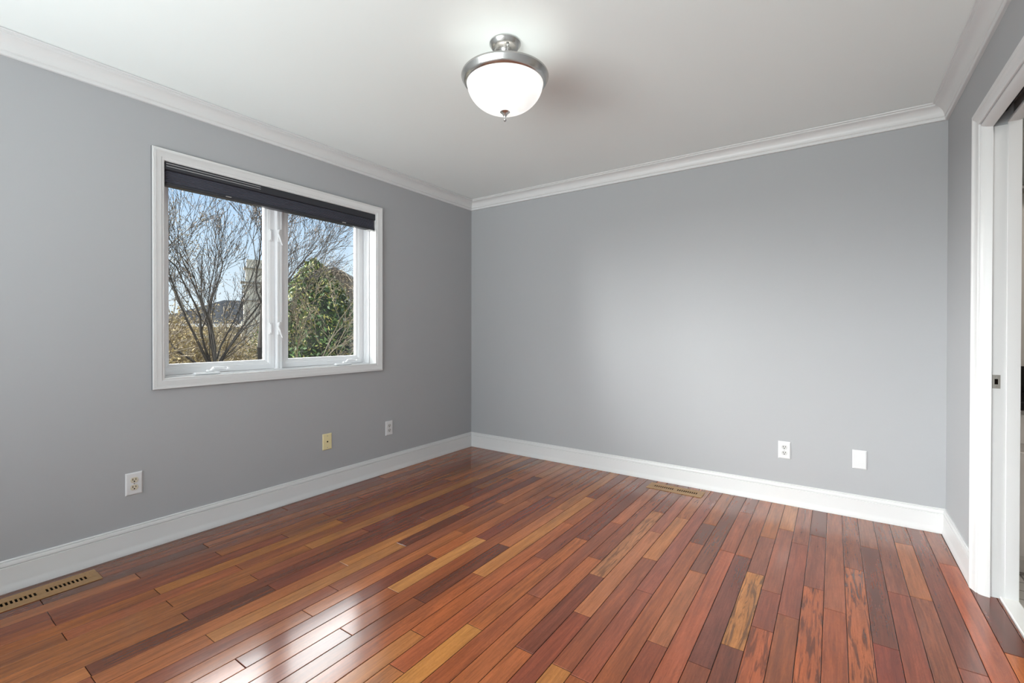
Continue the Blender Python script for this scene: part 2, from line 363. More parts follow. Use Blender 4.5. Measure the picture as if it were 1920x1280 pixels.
b = MB(); b.box(-TL, 6.0, YR - 0.2, 1.4, H, H + 0.2)
struct(b.build('ceiling', M_CEIL), 'white painted ceiling')

# ------------------------------------------------------------------ crown and baseboard
def arc(cx, cz, r, a0, a1, n):
    return [(cx + r*math.cos(math.radians(a0 + (a1 - a0)*i/n)), cz + r*math.sin(math.radians(a0 + (a1 - a0)*i/n))) for i in range(n + 1)]
CROWN = [(0, -0.0945), (0.012, -0.0945), (0.0150, -0.0925), (0.0160, -0.0800), (0.0135, -0.0775), (0.0155, -0.0745), (0.0185, -0.0735), (0.0205, -0.0700)]
CROWN += [(0.0205 + 0.0415*(1 - math.cos(math.radians(9*i))), -0.070 + 0.048*math.sin(math.radians(9*i))) for i in range(1, 10)]
CROWN += [(0.0620, -0.0200), (0.0655, -0.0175), (0.0655, -0.0125), (0.0700, -0.0105), (0.0750, -0.0100), (0.0765, -0.0085), (0.0765, -0.0018), (0, -0.0018)]
BASE = [(0, 0.1447), (0.0055, 0.1447), (0.0085, 0.1425), (0.0090, 0.1390), (0.0060, 0.1375), (0.0105, 0.1360), (0.0125, 0.1300), (0.0128, 0.1190), (0.0080, 0.1165), (0.0080, 0.1140), (0.0125, 0.1120),
        (0.0130, 0.0420), (0.0150, 0.0300), (0.0180, 0.0170), (0.0193, 0.0070), (0.0193, 0.0005), (0, 0.0005)]
def run(prof, z0, fn, s0, s1, name, label, m0=1, m1=1, M=None):
    """fn(s, a) -> (x, y); the ends are mitred: s moves by the offset a"""
    rings = [[(*fn(s0 + m0*a, a), z0 + z) for a, z in prof], [(*fn(s1 - m1*a, a), z0 + z) for a, z in prof]]
    b = MB(); b.loft(rings); return struct(b.build(name, M_TRIM, smooth=True, M=M, angle=25), label)
run(CROWN, H, lambda s, a: (a, s), YR, 0, 'trim_1', 'white crown moulding along the left wall')
run(CROWN, H, lambda s, a: (s, -a), 0, W, 'trim_2', 'white crown moulding along the back wall')
run(CROWN, H, lambda s, a: (-a, s), YR, 0, 'trim_3', 'white crown moulding along the right wall', M=MR)
run(CROWN, H, lambda s, a: (s, YR + a), 0, W, 'trim_4', 'white crown moulding along the rear wall')
run(BASE, 0, lambda s, a: (a, s), YR, 0, 'baseboard_left', 'white baseboard under the window wall')
run(BASE, 0, lambda s, a: (s, -a), 0, W, 'baseboard_back', 'white baseboard along the back wall')
run(BASE, 0, lambda s, a: (-a, s), -0.689, 0, 'baseboard_right', 'short white baseboard between corner and door', m0=0, M=MR)
run(BASE, 0, lambda s, a: (-a, s), YR, -1.652, 'baseboard_right', 'white baseboard on the near side of the door', m1=0, M=MR)
run(BASE, 0, lambda s, a: (s, YR + a), 0, W, 'baseboard_rear', 'white baseboard along the rear wall')

# ------------------------------------------------------------------ left window
def frame_sweep(b, prof, y0, y1, z0, z1, mi=0, fx=lambda t: t):
    """closed rectangular frame: prof = (inset from outer edge, projection)"""
    rings = []
    for cy, cz, sy, sz in ((y0, z0, 1, 1), (y1, z0, -1, 1), (y1, z1, -1, -1), (y0, z1, 1, -1)):
        rings.append([(fx(t), cy + sy*w, cz + sz*w) for w, t in prof])
    b.loft(rings, True, False, mi, loop=True)
win = struct(empty('window_1', (0, -1.93, 0.86)), 'white two-sash casement window looking on bare trees')
CAS = [(0, 0.0), (0, 0.018), (0.0015, 0.0200), (0.010, 0.0205), (0.0125, 0.0190), (0.0150, 0.0200), (0.0180, 0.0185), (0.030, 0.0150), (0.044, 0.0125), (0.0465, 0.0095), (0.0560, 0.0085), (0.0590, 0.0060), (0.0590, 0.0)]
def P(o, parent): o.parent = parent; o.matrix_parent_inverse = parent.matrix_world.inverted(); return o
def setp(o, parent):
    bpy.context.view_layer.update(); return P(o, parent)
b = MB(); frame_sweep(b, CAS, -2.709, -1.150, 0.855, 2.182)
cs = setp(b.build('casing', M_TRIM, smooth=True, angle=25), win)
b = MB(); frame_sweep(b, [(-0.0012, 0.0), (-0.0012, 0.0165), (0.0, 0.0175), (0.0, 0.0)], -2.709, -1.150, 0.855, 2.182)  # thin outer edge around the casing, darker grey than the wall
P(b.build('casing_edge', mat('grey casing edge', lin(112, 112, 114), 0.7)), cs)['label'] = 'dark grey outer edge of the casing'
b = MB()   # jamb lining, deepening to the window frame
frame_sweep(b, [(-0.0, 0.003), (0.0140, 0.003), (0.0140, -0.073), (0.0, -0.073)], WY0 - 0.012, WY1 + 0.012, WZ0 - 0.012, WZ1 + 0.012)
setp(b.build('jamb', M_TRIM), win)
b = MB(); frame_sweep(b, [(0.0, -0.0735), (0.002, -0.0735), (0.002, -0.079), (0.0165, -0.079), (0.0175, -0.0805), (0.0175, -0.098), (0.0140, -0.1005), (0.0140, -0.118), (0.0175, -0.120), (0.0175, -0.200), (0.0, -0.200)], WY0 - 0.010, WY1 + 0.010, WZ0 - 0.010, WZ1 + 0.010)
b.box(-0.200, -0.1185, -1.951, -1.936, WZ0, WZ1, bev=0.001); b.box(-0.200, -0.1185, -1.933, -1.916, WZ0, WZ1, bev=0.001); b.box(-0.200, -0.124, -1.940, -1.930, WZ0, WZ1)
setp(b.build('window_frame', M_VINYL), win)
def sash(y0, y1):
    b = MB(); z0, z1 = WZ0 + 0.009, WZ1 - 0.010
    SP = [(0.0, -0.150), (0.0, -0.146), (0.002, -0.1445), (0.030, -0.1445), (0.033, -0.1465), (0.036, -0.1475), (0.040, -0.1475), (0.044, -0.1520), (0.058, -0.1570), (0.062, -0.1600), (0.062, -0.185), (0.0, -0.185)]
    frame_sweep(b, [(w*(1 if w < 0.03 else 1), t) for w, t in SP], y0, y1, z0, z1)
    s = setp(b.build('sash', M_VINYL, smooth=True, angle=25), win)
    g = MB(); g.box(-0.170, -0.165, y0 + 0.058, y1 - 0.058, z0 + 0.058, z1 - 0.058)
    P(g.build('pane', M_GLASS), s)
    # operator crank on the sill
    return s
sL = sash(-2.637, -1.957); sR = sash(-1.912, -1.218)
def crank(yc, flip):
    b = MB(); z = WZ0 + 0.004
    b.box(-0.100, -0.068, yc - 0.070, yc + 0.070, z, z + 0.014, bev=0.004)
    b.box(-0.096, -0.072, yc + flip*0.020 - 0.022, yc + flip*0.020 + 0.022, z + 0.012, z + 0.026, bev=0.005)
    o = setp(b.build('crank_cover', M_VINYL, smooth=True), win)
    h = MB(); y0 = yc + flip*0.022
    h.tube([(-0.075, y0, z + 0.022), (-0.070, y0 + flip*0.010, z + 0.036), (-0.070, y0 + flip*0.045, z + 0.040), (-0.070, y0 + flip*0.085, z + 0.032)], [0.008, 0.009, 0.007, 0.006], 8)
    h.tube([(-0.082, y0 + flip*0.092, z + 0.030), (-0.058, y0 + flip*0.092, z + 0.030)], [0.0085, 0.0075], 12)
    P(h.build('crank_handle', M_VINYL, smooth=True), o)
crank(-2.405, 1); crank(-1.452, 1)
def sash_lock(y, z0):
    b = MB(); b.box(-0.1445, -0.134, y - 0.062, y - 0.040, z0, z0 + 0.082, bev=0.004)
    b.tube([(-0.132, y - 0.051, z0 + 0.012), (-0.132, y - 0.051, z0 + 0.070)], 0.0045, 8)
    o = setp(b.build('lock_keeper', M_VINYL, smooth=True), win)
    b = MB(); b.box(-0.1185, -0.112, y - 0.014, y + 0.014, z0 - 0.002, z0 + 0.084, bev=0.003)
    b.tube([(-0.110, y - 0.004, z0 + 0.082), (-0.104, y - 0.014, z0 + 0.055), (-0.100, y - 0.004, z0 + 0.020), (-0.098, y + 0.012, z0 - 0.022)], [0.006, 0.007, 0.006, 0.005], 8)
    setp(b.build('lock_lever', M_VINYL, smooth=True), win)
sash_lock(-1.936, 1.795); sash_lock(-1.936, 1.152)

# blind at the head of the window
bl = tag(empty('window_blind', (-0.03, -1.93, 2.0)), 'charcoal blind drawn up at the head of the window', 'blind')
b = MB(); y0, y1 = -2.642, -1.207
pf = [(-0.004, 2.120), (0.0, 2.116), (0.0, 2.078), (-0.004, 2.074), (-0.062, 2.074), (-0.062, 2.121)]
b.loft([[(x, y0, z) for x, z in pf], [(x, y1, z) for x, z in pf]])
P(b.build('headrail', M_RAIL), bl) if False else setp(b.build('headrail', M_RAIL), bl)
b = MB(); ys0, ys1 = y0 + 0.004, y1 - 0.012
zz = 2.074; pf = [(-0.012, zz)]
n = 7; dz = (2.074 - 2.006)/n
for i in range(n): pf += [(-0.007, zz - dz*(i + 0.5)), (-0.0115, zz - dz*(i + 1))]
pf += [(-0.050, 2.006)] + [(-0.054 if k % 2 else -0.050, 2.006 + dz*(k*0.5)) for k in range(1, 2*n)] + [(-0.050, 2.074)]
b.loft([[(x, ys0, z) for x, z in pf], [(x, ys1, z) for x, z in pf]])
setp(b.build('pleated_fabric', M_BLIND), bl)
b = MB(); b.box(-0.056, -0.003, ys0, ys1 + 0.004, 1.990, 2.006, bev=0.003)
br = setp(b.build('bottom_rail', M_RAIL), bl)
for yy in (-2.315, -1.50):
    b = MB(); b.box(-0.006, 0.004, yy - 0.016, yy + 0.016, 1.9965, 2.0015, bev=0.002)
    P(b.build('lift_tab', M_SILVER), br)['label'] = 'small silver lift tab'
b = MB(); b.box(-0.050, -0.0025, ys1 - 0.045, ys1 - 0.004, 1.9865, 1.9915, bev=0.001)
P(b.build('end_cap', M_SILVER), br)['label'] = 'silver end cap'
for zz in (2.107, 2.093):
    b = MB(); b.box(-0.002, 0.0015, y0 + 0.004, y0 + 0.52, zz, zz + 0.0028)
    setp(b.build('metal_strip', M_SILVER), bl)['label'] = 'thin silver strip on the headrail'

# rear window added behind the camera to carry the fill light
w2 = struct(empty('added_rear_window', (1.5, YR, 0.75)), 'added window for fill light in the rear wall')
b = MB(); FP = [(0, 0), (0, 0.02), (0.06, 0.012), (0.06, 0)]
rings = [[(cx + sx*w, YR + t, cz + sz*w) for w, t in FP] for cx, cz, sx, sz in ((0.19, 0.69, 1, 1), (3.41, 0.69, -1, 1), (3.41, 2.36, -1, -1), (0.19, 2.36, 1, -1))]
b.loft(rings, True, False, 0, loop=True)
for x0 in (0.25, 1.26, 2.29, 3.30): b.box(x0, x0 + 0.05, YR - 0.14, YR - 0.10, 0.75, 2.3)
b.box(0.25, 3.35, YR - 0.14, YR - 0.10, 0.75, 0.8); b.box(0.25, 3.35, YR - 0.14, YR - 0.10, 2.25, 2.3)
setp(b.build('window_frame', M_TRIM), w2)  # frame of the added rear window
b = MB(); b.box(0.3, 3.3, YR - 0.124, YR - 0.119, 0.8, 2.25); setp(b.build('pane', M_GLASS), w2)

# ------------------------------------------------------------------ pocket door opening in the right wall
door = struct(empty('door_1', (W, -1.17, 0)), 'white cased opening of a pocket door to the bathroom')
def dbuild(b, name, m, parent=None, smooth=True):
    o = b.build(name, m, smooth=smooth, M=MR, angle=25); return setp(o, parent or door)
DC = [(0, 0), (0, 0.0185), (0.0015, 0.0200), (0.010, 0.0205), (0.0125, 0.0190), (0.0155, 0.0205), (0.0190, 0.0190), (0.0215, 0.0195), (0.0240, 0.0170), (0.033, 0.0130), (0.044, 0.0090), (0.0525, 0.0070), (0.0545, 0.0045), (0.0545, 0)]
b = MB(); oy, iy, zt = -0.690, -1.652, 2.163
rings = []
for cy, cz, sy, sz in ((oy, 0, -1, 0), (oy, zt, -1, -1), (iy, zt, 1, -1), (iy, 0, 1, 0)):
    rings.append([(-t, cy + sy*w, cz + sz*w) for w, t in DC])
b.loft(rings); dbuild(b, 'casing', M_TRIM)
NB = [(0.0, 0.0), (0.0, 0.006), (0.003, 0.010), (0.009, 0.0150), (0.018, 0.0190), (0.028, 0.0215), (0.0355, 0.0225), (0.0370, 0.0215), (0.0370, 0.0)]   # (depth, stand-off): rounded split jamb
FB = [(0.084, 0.0), (0.084, 0.010), (0.0855, 0.0120), (0.112, 0.0120), (0.1275, 0.0105), (0.1275, 0.0)]
for prof in (NB, FB):
    b = MB(); rings = []
    for cy, cz, sy, sz in ((DY1, 0, -1, 0), (DY1, DZ, -1, -1), (DY0, DZ, 1, -1), (DY0, 0, 1, 0)):
        rings.append([(x, cy + sy*w, cz + sz*w) for x, w in prof])
    b.loft(rings); dbuild(b, 'jamb', M_TRIM)
b = MB(); b.box(0.037, 0.084, DY1 - 0.0065, DY1 + 0.0, 0.0, DZ - 0.02); dbuild(b, 'jamb', M_TRIM)
b = MB(); b.box(0.040, 0.081, DY0, DY1, DZ + 0.040, DZ + 0.069); dbuild(b, 'track', M_TRACK)
sp = MB(); ym = DY1 - 0.0065
sp.box(0.0405, 0.0665, ym - 0.0018, ym, 0.927, 0.987, bev=0.0006)
so = dbuild(sp, 'strike_plate', M_STEEL); so['label'] = 'steel strike plate'
b = MB(); b.box(0.0480, 0.0590, ym - 0.0022, ym - 0.0010, 0.945, 0.969); o = b.build('latch_hole', M_DARK, M=MR); P(o, so)
for zz in (0.936, 0.978):
    b = MB(); b.tube([Vector((0.0535, ym - 0.0010, zz)), Vector((0.0535, ym - 0.0026, zz))], [0.0030, 0.0024], 10); P(b.build('screw', M_NICKEL, M=MR, smooth=True), so)
b = MB(); b.box(3.658, 3.718, DY0 + 0.0, DY1 - 0.004, -0.006, 0.010, bev=0.003)
struct(b.build('trim_5', M_MARBLE), 'white marble threshold in the door opening')

# bathroom glimpsed beyond the opening
b = MB(); b.box(3.718, 5.6, -3.0, 1.2, -0.15, -0.002)
def tile_mat():
    m = bpy.data.materials.new('bathroom tile'); m.use_nodes = True; nt = m.node_tree; br = nt.nodes.new('ShaderNodeTexBrick'); g = nt.nodes.new('ShaderNodeNewGeometry')
    br.inputs['Color1'].default_value = lin(188, 184, 178); br.inputs['Color2'].default_value = lin(202, 198, 192); br.inputs['Mortar'].default_value = lin(120, 116, 110)
    br.inputs['Scale'].default_value = 1; br.inputs['Mortar Size'].default_value = 0.004; br.inputs['Brick Width'].default_value = 0.2; br.inputs['Row Height'].default_value = 0.1
    nt.links.new(g.outputs['Position'], br.inputs[0]); nt.links.new(br.outputs[0], nt.nodes['Principled BSDF'].inputs['Base Color']); nt.nodes['Principled BSDF'].inputs['Roughness'].default_value = 0.3; return m
struct(b.build('floor_bathroom', tile_mat()), 'pale tiled bathroom floor')
b = MB(); b.box(W + 0.12, 5.7, 0.12, 1.25, 0, H); b.box(5.6, 5.75, -3.0, 0.12, 0, H); b.box(W + 0.12, 5.7, -3.1, -3.0, 0, H)
struct(b.build('wall_bathroom', M_BATHWALL), 'pale bathroom wall')
van = tag(empty('bathroom_vanity', (4.3, -0.17, 0)), 'white vanity cabinet under black granite seen through the door gap', 'vanity')
b = MB(); b.box(3.735, 4.95, -0.37, 0.115, 0.0, 0.075); b.box(3.735, 4.95, -0.425, 0.115, 0.075, 0.80, bev=0.002); setp(b.build('body', M_CAB), van)
for k in range(3):
    x0 = 3.760 + k*0.4
    b = MB(); b.box(x0, x0 + 0.375, -0.444, -0.425, 0.100, 0.600, bev=0.003)
    frame = [(0.0, -0.444), (0.045, -0.444), (0.052, -0.438), (0.06, -0.4445), (0.0, -0.4445)]
    b.box(x0 + 0.06, x0 + 0.315, -0.452, -0.444, 0.160, 0.540, bev=0.004)
    d_ = setp(b.build('cabinet_door', M_CAB), van)
    b = MB(); b.tube([(x0 + 0.33, -0.446, 0.55), (x0 + 0.33, -0.466, 0.55)], [0.006, 0.012], 12); P(b.build('knob', M_STEEL, smooth=True), d_)
    b = MB(); b.box(x0, x0 + 0.375, -0.444, -0.425, 0.640, 0.780, bev=0.003)
    d_ = setp(b.build('drawer', M_CAB), van)
    b = MB(); b.tube([(x0 + 0.19, -0.446, 0.71), (x0 + 0.19, -0.466, 0.71)], [0.006, 0.012], 12); P(b.build('knob', M_STEEL, smooth=True), d_)
b = MB(); b.box(3.722, 4.98, -0.46, 0.118, 0.802, 0.842, bev=0.003); b.box(3.722, 4.98, 0.098, 0.118, 0.842, 0.985, bev=0.002)
tag(b.build('granite_countertop', M_GRANITE), 'black granite countertop with backsplash on the white vanity', 'countertop')
mc = tag(empty('mirror_cabinet', (4.3, 0.06, 1.9)), 'grey mirrored wall cabinet above the black countertop', 'cabinet')
b = MB(); b.box(3.735, 4.9, 0.000, 0.118, 1.955, 2.42, bev=0.003); setp(b.build('body', mat('cabinet grey', lin(150, 146, 140), 0.4)), mc)
b = MB(); b.box(3.76, 4.88, -0.008, -0.0005, 1.975, 2.40, bev=0.001); setp(b.build('mirror', mat('mirror', (0.6, 0.6, 0.6), 0.05, metal=1)), mc)

# ------------------------------------------------------------------ outlets and plates
ML = lambda y, z: Matrix.Translation((0.0, y, z)) @ Matrix.Rotation(math.radians(90), 4, 'Z')    # local -y (outwards) -> +x
MBk = lambda x, z: Matrix.Translation((x, 0.0, z))                                             # local -y = into the room
PWD, PHT = 0.0735, 0.1175
def plate_mesh(m, name, parent):
    b = MB(); w, h = PWD/2, PHT/2
    rings = [[(-w, 0, -h), (w, 0, -h), (w, 0, h), (-w, 0, h)], [(-w, -0.0025, -h), (w, -0.0025, -h), (w, -0.0025, h), (-w, -0.0025, h)]]
    for ins, d in ((0.0012, 0.0042), (0.0050, 0.0058), (0.0075, 0.0062)): rings.append([(-w + ins, -d, -h + ins), (w - ins, -d, -h + ins), (w - ins, -d, h - ins), (-w + ins, -d, h - ins)])
    b.loft(rings); return b.build(name, m, parent)
def screw(parent, x, z, m, r=0.0032):
    b = MB(); b.tube([(x, -0.006, z), (x, -0.0072, z)], [r, r*0.8], 12)
    o = b.build('screw', m, parent, smooth=True); return o
def outlet(M, mrec, label, group=None):
    e = empty('wall_outlet', M=M); tag(e, label, 'outlet', group)
    plate_mesh(M_PLATE, 'cover_plate', e)
    for zc in (0.0195, -0.0195):
        b = MB(); pts = []
        for k in range(40):
            a = 2*math.pi*k/40; r = 0.0172
            pts.append((r*math.cos(a), max(-0.0140, min(0.0140, r*math.sin(a)))))
        b.loft([[(x, -0.0055, zc + z) for x, z in pts], [(x, -0.0078, zc + z) for x, z in pts], [(x*0.96, -0.0084, zc + z*0.96) for x, z in pts]])
        rc = b.build('receptacle', mrec, e, smooth=True)
        if mrec is M_IVORY: rc['label'] = 'ivory receptacle face'
        b = MB(); b.box(-0.0080, -0.0050, -0.0088, -0.0080, zc - 0.0015, zc + 0.0085); b.box(0.0050, 0.0080, -0.0088, -0.0080, zc - 0.0000, zc + 0.0080)
        b.tube([(0, -0.0080, zc - 0.0070), (0, -0.0088, zc - 0.0070)], 0.0032, 12)
        b.build('slots', M_DARK, rc)
    screw(e, 0, 0, M_STEEL, 0.0030)
    return e
outlet(ML(-2.788, 0.365), M_IVORY, 'white outlet with ivory sockets, leftmost, below the window corner')
outlet(ML(-1.071, 0.367), M_FACE, 'small white outlet on the left wall nearest the room corner')
outlet(MBk(2.778, 0.369), M_FACE, 'white outlet on the back wall left of the blank plate')
e = tag(empty('cable_plate', M=ML(-1.646, 0.365)), 'cream cable plate with a dark centre hole under the window', 'wall plate')
plate_mesh(M_ALMOND, 'cover_plate', e)
b = MB(); b.tube([(0, -0.006, 0.0), (0, -0.0078, 0.0)], [0.0058, 0.0052], 16); b.build('cable_port', M_DARK, e, smooth=True)
screw(e, 0, 0.042, M_STEEL); screw(e, 0, -0.042, M_STEEL)
e = tag(empty('blank_plate', M=MBk(3.189, 0.369)), 'plain white blank plate on the back wall near the door', 'wall plate')
plate_mesh(M_PLATE, 'cover_plate', e); screw(e, 0, 0.042, M_PLATE); screw(e, 0, -0.042, M_PLATE)

# ------------------------------------------------------------------ floor vents
def floor_vent(M, label):
    e = tag(empty('floor_vent', M=M), label, 'floor vent', 'flush wooden floor vents')
    L_, Wd = 0.395/2, 0.140/2
    ncol, pitch, sw, gap = 10, 0.0145, 0.0085, 0.030
    half = ncol*pitch
    z0, z1 = 0.0004, 0.0036
    b = MB(); iy = 0.019
    xi = gap/2 + half + 0.0
    b.box(-L_, L_, iy, Wd, z0, z1, bev=0.001); b.box(-L_, L_, -Wd, -iy, z0, z1, bev=0.001)
    b.box(-L_, -xi, -iy, iy, z0, z1); b.box(xi, L_, -iy, iy, z0, z1); b.box(-gap/2, gap/2, -iy, iy, z0, z1)
    f = b.build('frame', M_VENT, e)
    for s in (-1, 1):
        for i in range(ncol):
            x = s*(gap/2 + (i + 0.5)*pitch)
            b = MB(); b.box(x + s*pitch/2 - (pitch - sw)*(s > 0), x + s*pitch/2 + (pitch - sw)*(s < 0), -iy, iy, z0 + 0.0004, z1 - 0.0004)
            b.build('slat', M_VENT, e)
    b = MB(); b.box(-xi, xi, -iy, iy, 0.0002, 0.0008); b.build('backing', M_DARK, e)
    return e
floor_vent(Matrix.Translation((0.138, -3.163, 0)) @ Matrix.Rotation(math.radians(90), 4, 'Z'), 'wooden floor vent beside the left baseboard at the picture edge')
floor_vent(Matrix.Translation((2.090, -0.145, 0)), 'wooden floor vent in front of the back wall baseboard')

# ------------------------------------------------------------------ ceiling lamp
LX, LY = 1.806, -1.922
lamp = tag(empty('ceiling_lamp', (LX, LY, H)), 'semi-flush ceiling lamp with white glass bowl and nickel ring', 'ceiling lamp')
b = MB(); b.lathe([(0.0, 2.4995), (0.071, 2.4995), (0.072, 2.494), (0.069, 2.490), (0.062, 2.478), (0.058, 2.474), (0.052, 2.471), (0.030, 2.467), (0.026, 2.462), (0.022, 2.452), (0.012, 2.449), (0.0, 2.449)], LX, LY, 72)
setp(b.build('canopy', M_NICKEL, smooth=True), lamp)
b = MB(); b.lathe([(0.0, 2.452), (0.011, 2.450), (0.013, 2.442), (0.009, 2.434), (0.016, 2.424), (0.016, 2.412), (0.009, 2.404), (0.009, 2.330), (0.0, 2.330)], LX, LY, 32)
setp(b.build('stem', M_NICKEL, smooth=True), lamp)
for k in range(3):
    a = math.radians(200 + 120*k); c, s = math.cos(a), math.sin(a)
    b = MB(); pts = [(0.050, 2.472), (0.052, 2.452), (0.047, 2.436), (0.040, 2.420), (0.046, 2.400), (0.075, 2.378), (0.120, 2.362), (0.186, 2.345)]
    b.tube([(LX + r*c, LY + r*s, z) for r, z in pts], [0.004, 0.0045, 0.004, 0.0055, 0.004, 0.0035, 0.003, 0.003], 10)
    for r, z, q in ((0.050, 2.462, 0.0085), (0.043, 2.430, 0.0075), (0.041, 2.416, 0.0085)):
        b.lathe([(0.0005, z + q)] + [(q*math.sin(math.radians(t)), z + q*math.cos(math.radians(t))) for t in range(20, 180, 20)] + [(0.0005, z - q)], LX + r*c, LY + r*s, 14)
    setp(b.build('arm', M_NICKEL, smooth=True), lamp)
b = MB()
b.lathe([(0.168, 2.346), (0.192, 2.350), (0.199, 2.348), (0.2005, 2.343), (0.199, 2.338), (0.195, 2.333), (0.191, 2.322), (0.185, 2.314), (0.180, 2.310), (0.1765, 2.309), (0.174, 2.312), (0.175, 2.320), (0.172, 2.338), (0.168, 2.346)], LX, LY, 128)
setp(b.build('ring', M_NICKEL, smooth=True), lamp)
def bowl_mat():
    m = bpy.data.materials.new('lit alabaster glass'); m.use_nodes = True; nt = m.node_tree; b = nt.nodes['Principled BSDF']
    b.inputs['Base Color'].default_value = (0.62, 0.62, 0.60, 1); b.inputs['Roughness'].default_value = 0.12
    tc = nt.nodes.new('ShaderNodeTexCoord'); n = nt.nodes.new('ShaderNodeTexNoise'); n.inputs['Scale'].default_value = 7; n.inputs['Distortion'].default_value = 1.5
    mr = nt.nodes.new('ShaderNodeMapRange'); mr.inputs[1].default_value = 0.35; mr.inputs[2].default_value = 0.65; mr.inputs[3].default_value = BOWL*0.85; mr.inputs[4].default_value = BOWL*1.1
    nt.links.new(tc.outputs['Object'], n.inputs[0]); nt.links.new(n.outputs['Fac'], mr.inputs[0]); nt.links.new(mr.outputs[0], b.inputs['Emission Strength'])
    b.inputs['Emission Color'].default_value = (1, 0.985, 0.955, 1); return m
BOWL = 0.80
prof = [(0.1735, 2.330), (0.1745, 2.312)]
for i in range(1, 19):
    t = math.radians(90*i/18); prof.append((0.174*math.cos(t)**0.97 if i < 18 else 0.004, 2.312 - 0.128*math.sin(t)**1.05))
inner = [(max(r - 0.004, 0.0035), z + 0.004) for r, z in prof[::-1]]
b = MB(); b.lathe(prof, LX, LY, 96); b.lathe([prof[-1]] + inner + [prof[0]], LX, LY, 96, mi=1)
setp(b.build('glass_bowl', [bowl_mat(), mat('frosted inner glass', (0.5, 0.5, 0.49), 0.8)], smooth=True, angle=60), lamp)['label'] = 'glowing white glass bowl'
b = MB(); zf = 2.187
b.lathe([(0.0005, zf + 0.004), (0.018, zf + 0.003), (0.023, zf), (0.0225, zf - 0.003), (0.018, zf - 0.006), (0.012, zf - 0.012), (0.008, zf - 0.020), (0.0045, zf - 0.024), (0.0035, zf - 0.030), (0.0060, zf - 0.033), (0.0075, zf - 0.037), (0.0060, zf - 0.042), (0.0025, zf - 0.045), (0.0005, zf - 0.048)], LX, LY, 32)
setp(b.build('finial', M_NICKEL, smooth=True), lamp)
M_BULB = mat('lit bulb', (1, 1, 1), 0.3, emit=(1, 0.96, 0.90, BULB_L))
for k in range(2):
    a = math.radians(20 + 180*k); x, y = LX + 0.060*math.cos(a), LY + 0.060*math.sin(a)
    b = MB(); b.lathe([(0.0005, 2.258)] + [(0.029*math.sin(math.radians(t)), 2.230 + 0.029*math.cos(math.radians(t))) for t in range(15, 180, 15)] + [(0.0005, 2.201)], x, y, 24)
    o = setp(b.build('bulb', M_BULB, smooth=True), lamp)
    b = MB(); b.lathe([(0.0005, 2.300), (0.014, 2.299), (0.014, 2.262), (0.0005, 2.2585)], x, y, 20); P(b.build('socket', M_NICKEL, smooth=True), o)
    b = MB(); b.tube([(x, y, 2.298), (x*0.6 + LX*0.4, y*0.6 + LY*0.4, 2.318), (LX, LY, 2.335)], 0.005, 8); P(b.build('socket_arm', M_NICKEL, smooth=True), o)

# ------------------------------------------------------------------ garden beyond the window
GZ = -3.2
b = MB()
b.add([(-90, -60, GZ), (-0.3, -60, GZ), (-0.3, 70, GZ), (-90, 70, GZ)], [(0, 1, 2, 3)])
struct(b.build('ground', mat('dry winter lawn', lin(104, 92, 68), 0.9, noise=(3, 0.5))), 'dry lawn below the window')
M_BARK = mat('grey brown bark', lin(92, 82, 70), 0.9, noise=(6, 0.5))
M_BARKD = mat('dark bark', lin(62, 55, 48), 0.9, noise=(6, 0.5))
M_TWIG = mat('pale twigs', lin(128, 114, 94), 0.9, noise=(2, 0.4))
M_BUD = mat('tan spring buds', lin(156, 136, 92), 0.8, noise=(4, 0.35))
M_BUDP = mat('pinkish spring buds', lin(150, 130, 112), 0.8, noise=(4, 0.35))
M_LEAF = mat('evergreen leaves', lin(78, 110, 40), 0.55, noise=(1.2, 0.75))
M_LEAFY = mat('yellow green leaves', lin(152, 148, 66), 0.6, noise=(1.5, 0.5))

def grow(rng, mb, tips, p, d, length, r, depth, spread, up, maxd, minr=0.004):
    pts = [p.copy()]; rads = [r]; n = 4 if depth < 2 else 3
    q = p.copy(); dd = d.normalized()
    for i in range(n):
        dd = (dd + Vector((rng.gauss(0, 1), rng.gauss(0, 1), rng.gauss(0, 0.7)))*0.10 + Vector((0, 0, up))).normalized()
        q = q + dd*(length/n); pts.append(q.copy()); rads.append(max(minr, r*(1 - 0.42*(i + 1)/n)))
    mb.tube([tuple(x) for x in pts], rads, 6 if r > 0.03 else (4 if r > 0.012 else 3), caps=False)
    if depth >= maxd - 1: tips.append((pts[-1], dd)); tips.append((pts[-2], dd))
    if depth >= maxd: return
    k = 3 if depth < 2 else rng.choice((2, 3, 3))
    for j in range(k):
        if j == 0: nd = dd + Vector((rng.gauss(0, 1), rng.gauss(0, 1), rng.gauss(0, 1)))*0.12; base = pts[-1]; rr = rads[-1]; ll = length*0.82
        else:
            a = Vector((rng.gauss(0, 1), rng.gauss(0, 1), rng.gauss(0, 0.8))).normalized()
            nd = dd + a*spread; base = pts[rng.choice((-1, -2, -2, 1))]; rr = rads[-1]*rng.uniform(0.55, 0.8); ll = length*rng.uniform(0.55, 0.8)
        grow(rng, mb, tips, base, nd, ll, max(minr, rr), depth + 1, spread, up, maxd, minr)
def leaves(rng, pts, n, size, spread, mb):
    for _ in range(n):
        p, d = rng.choice(pts); c = Vector(p) + Vector((rng.gauss(0, spread), rng.gauss(0, spread), rng.gauss(0, spread)))
        a = Vector((rng.gauss(0, 1), rng.gauss(0, 1), rng.gauss(0, 1))).normalized(); e = a.cross(Vector((rng.gauss(0, 1), rng.gauss(0, 1), rng.gauss(0, 1)))).normalized()
        s = size*rng.uniform(0.6, 1.3)
        mb.add([c - a*s, c + e*s*0.45, c + a*s, c - e*s*0.45], [(0, 1, 2, 3)])
